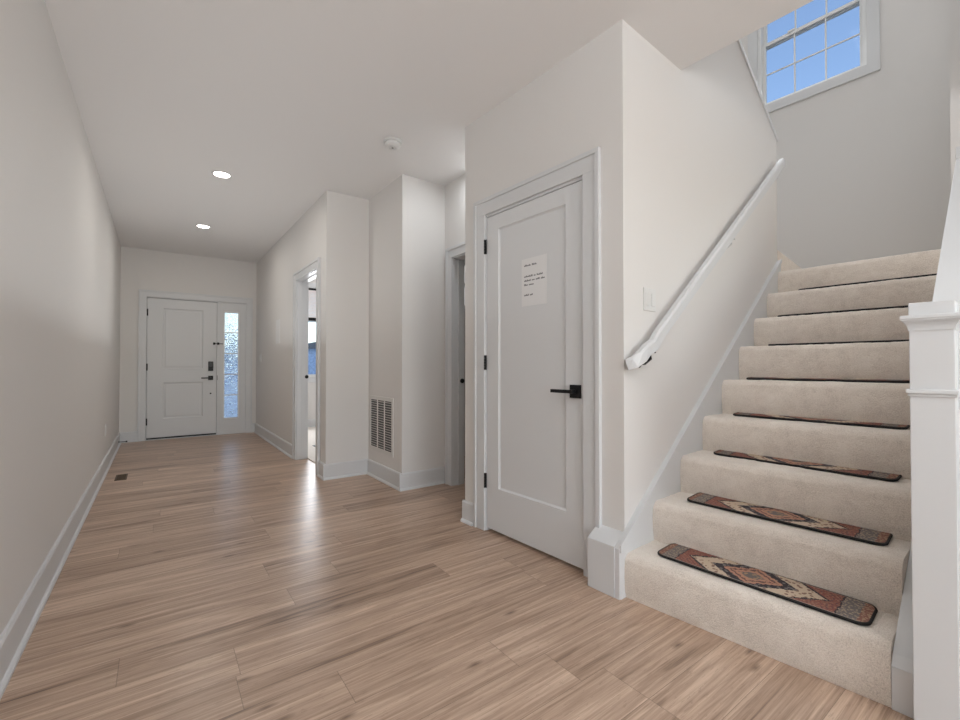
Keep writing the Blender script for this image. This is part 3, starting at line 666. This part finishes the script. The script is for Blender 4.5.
# ------------------------------------------------------------------ vents, lamps, switches
vg = tag(empty('air_vent', (X2, 3.92, .25)), 'white louvred return air vent low on the wall corner', 'vent')
Ya, Yb, Za, Zb = 3.655, 4.175, .268, .768
def vframe(bm):
    holed(bm, 'x', X2-.008, X2+.0, Ya-.012, Yb+.012, Za-.012, Zb+.012, [(Ya+.022, Yb-.022, Za+.022, Zb-.022)])
    for k in (1, 2): y = Ya+.022 + (Yb-Ya-.044)*k/3; box(bm, X2-.007, X2, y-.008, y+.008, Za+.022, Zb-.022)
obj('vent_frame', vframe, 'vent', vg)
obj('duct_shade', B(box, X2-.0015, X2-.0005, Ya+.02, Yb-.02, Za+.02, Zb-.02), 'ventback', vg, label='dark sheet painted as the shade inside the duct')  # flat sheet on the wall, duct shade put into its dark colour
def louv(bm):
    n = 20
    for k in range(n):
        z = Za+.026 + (Zb-Za-.052)*(k+.5)/n
        prism(bm, [(X2-.0065, z+.0045), (X2-.0055, z+.0055), (X2-.0015, z-.0010), (X2-.0025, z-.0020)], 'y', Ya+.022, Yb-.022)
obj('louvre', louv, 'vent', vg)
for i, (x, y) in enumerate(((.436, 4.41), (.423, 6.19))):
    d = tag(empty('recessed_light', (x, y, H-.012)), ('glowing round recessed ceiling light nearer the camera', 'glowing round recessed ceiling light nearer the front door')[i], 'ceiling light', 'recessed lights in the hall ceiling')
    obj('trim_ring', B(lathe, [(.060, -.002), (.064, -.008), (.076, -.006), (.079, 0), (.060, 0)], 40, 'z', (x, y, H)), 'plastic', d, smooth=True)
    obj('lens', B(lathe, [(.060, -.006), (.058, -.0015)], 40, 'z', (x, y, H)), 'lamp', d)
    l = bpy.data.lights.new('downlight', 'AREA'); l.shape = 'DISK'; l.size = .11; l.energy = 3.8; l.color = (1, .95, .88)
    lo = bpy.data.objects.new('downlight', l); COL.objects.link(lo); lo.location = (x, y, H-.012)
sd = tag(empty('smoke_detector', (1.396, 3.015, H-.05)), 'round white smoke detector on the ceiling', 'smoke detector')
obj('mounting_plate', B(lathe, [(.068, 0), (.070, -.006), (.066, -.014), (.055, -.014)], 40, 'z', (1.396, 3.015, H)), 'plastic', sd, smooth=True)
obj('sensor_body', B(lathe, [(.054, -.014), (.056, -.020), (.060, -.024), (.058, -.036), (.046, -.045), (.026, -.048), (.024, -.044), (.012, -.044), (.010, -.049)], 40, 'z', (1.396, 3.015, H)), 'plastic', sd, smooth=True)
obj('test_button', B(lathe, [(.008, -.049), (.007, -.052)], 16, 'z', (1.396, 3.015, H)), 'ventback', sd)

def switch(name, plane, face, out, u0, u1, z0, z1, n, fr, label):
    e = tag(empty(name, ((face, (u0+u1)/2, z0) if plane == 'x' else ((u0+u1)/2, face, z0)), fr), label, 'light switch' if 'switch' in name else 'outlet')
    def bx(bm, ta, tb, ua, ub, za, zb, bv):
        a, b = sorted((face+out*ta, face+out*tb))
        if plane == 'x': box(bm, a, b, ua, ub, za, zb, bv)
        else: box(bm, ua, ub, a, b, za, zb, bv)
    obj('wall_plate', lambda bm: bx(bm, 0, .006, u0, u1, z0, z1, .002), 'plastic', e)
    for k in range(n):
        uc = u0 + (u1-u0)*(k+.5)/n; zc = (z0+z1)/2
        obj('rocker' if 'switch' in name else 'socket', lambda bm: bx(bm, .006, .010, uc-.016, uc+.016, zc-.033, zc+.033, .0015), 'plastic', e)
switch('light_switch', 'y', YN, -1, 2.035, 2.149, 1.352, 1.468, 2, 'b', 'double white switch plate on the stair wall above the handrail foot')
switch('light_switch', 'x', XR, -1, 7.45, 7.60, 1.13, 1.25, 2, 'h', 'white switch plate on the hall wall nearest the front door')
switch('wall_outlet', 'x', XL, 1, 5.86, 5.93, .36, .475, 1, 'h', 'white outlet low on the left hall wall')
tag(obj('notice', lambda bm: box(bm, XR-.002, XR, 6.19, 6.44, 1.365, 1.68), 'paper'), 'blank white sheet on the hall wall between front door and study doorway', 'notice')
# floor registers
def register(name, x0, x1, y0, y1, z, m, label, cat='vent'):
    e = tag(empty(name, ((x0+x1)/2, (y0+y1)/2, z)), label, cat)
    obj('register_frame', lambda bm: (box(bm, x0, x0+.012, y0, y1, z, z+.005, .001), box(bm, x1-.012, x1, y0, y1, z, z+.005, .001), box(bm, x0+.012, x1-.012, y0, y0+.012, z, z+.005, .001), box(bm, x0+.012, x1-.012, y1-.012, y1, z, z+.005, .001)), m, e)
    def gr(bm):
        n = 14
        for k in range(n): y = y0+.012 + (y1-y0-.024)*(k+.5)/n; box(bm, x0+.012, x1-.012, y-.004, y+.004, z+.001, z+.004)
        box(bm, x0+.01, x1-.01, y0+.01, y1-.01, z, z+.0008)
    obj('register_grille', gr, m, e)
register('floor_register', -.322, -.232, 5.335, 5.590, 0, 'bronze', 'small brown floor register by the left baseboard')
register('floor_register', 1.66, 1.90, 5.95, 6.05, .0125, 'black', 'dark floor register in the pale study carpet')
ds = tag(empty('door_stop', (XL+.015, 7.56, .06)), 'black door stop sticking out of the left baseboard near the front door', 'door stop')
obj('rod', B(lathe, [(.004, 0), (.004, .075)], 12, 'x', (XL+.015, 7.56, .06)), 'black', ds)
obj('base_plate', B(lathe, [(.013, 0), (.012, .005), (.006, .008)], 16, 'x', (XL+.0145, 7.56, .06)), 'black', ds)
obj('bumper', B(lathe, [(.009, 0), (.010, .004), (.010, .014), (.007, .017)], 16, 'x', (XL+.015+.075, 7.56, .06)), 'black', ds)

# ------------------------------------------------------------------ outdoors
struct(obj('ground', B(box, -40, 60, YF+.12, 90, -.25, -.15), 'paving'), 'blue grey paving outside the front door', 'ground')
def house(x, y, wd, hh, label):
    e = tag(empty('house', (x, y, -.15)), label, 'house', 'houses across the street')
    obj('house_wall', B(box, x-wd/2, x+wd/2, y, y+8, -.15, hh), 'siding', e)
    obj('roof', B(prism, [(x-wd/2-.5, hh), (x+wd/2+.5, hh), (x, hh+1.6)], 'y', y-.4, y+8.4), 'roofing', e)
house(18.5, 52, 13, 3.0, 'blue house seen through the study window')
house(4.5, 52, 11, 2.4, 'blue house seen through the sidelight beside the front door')
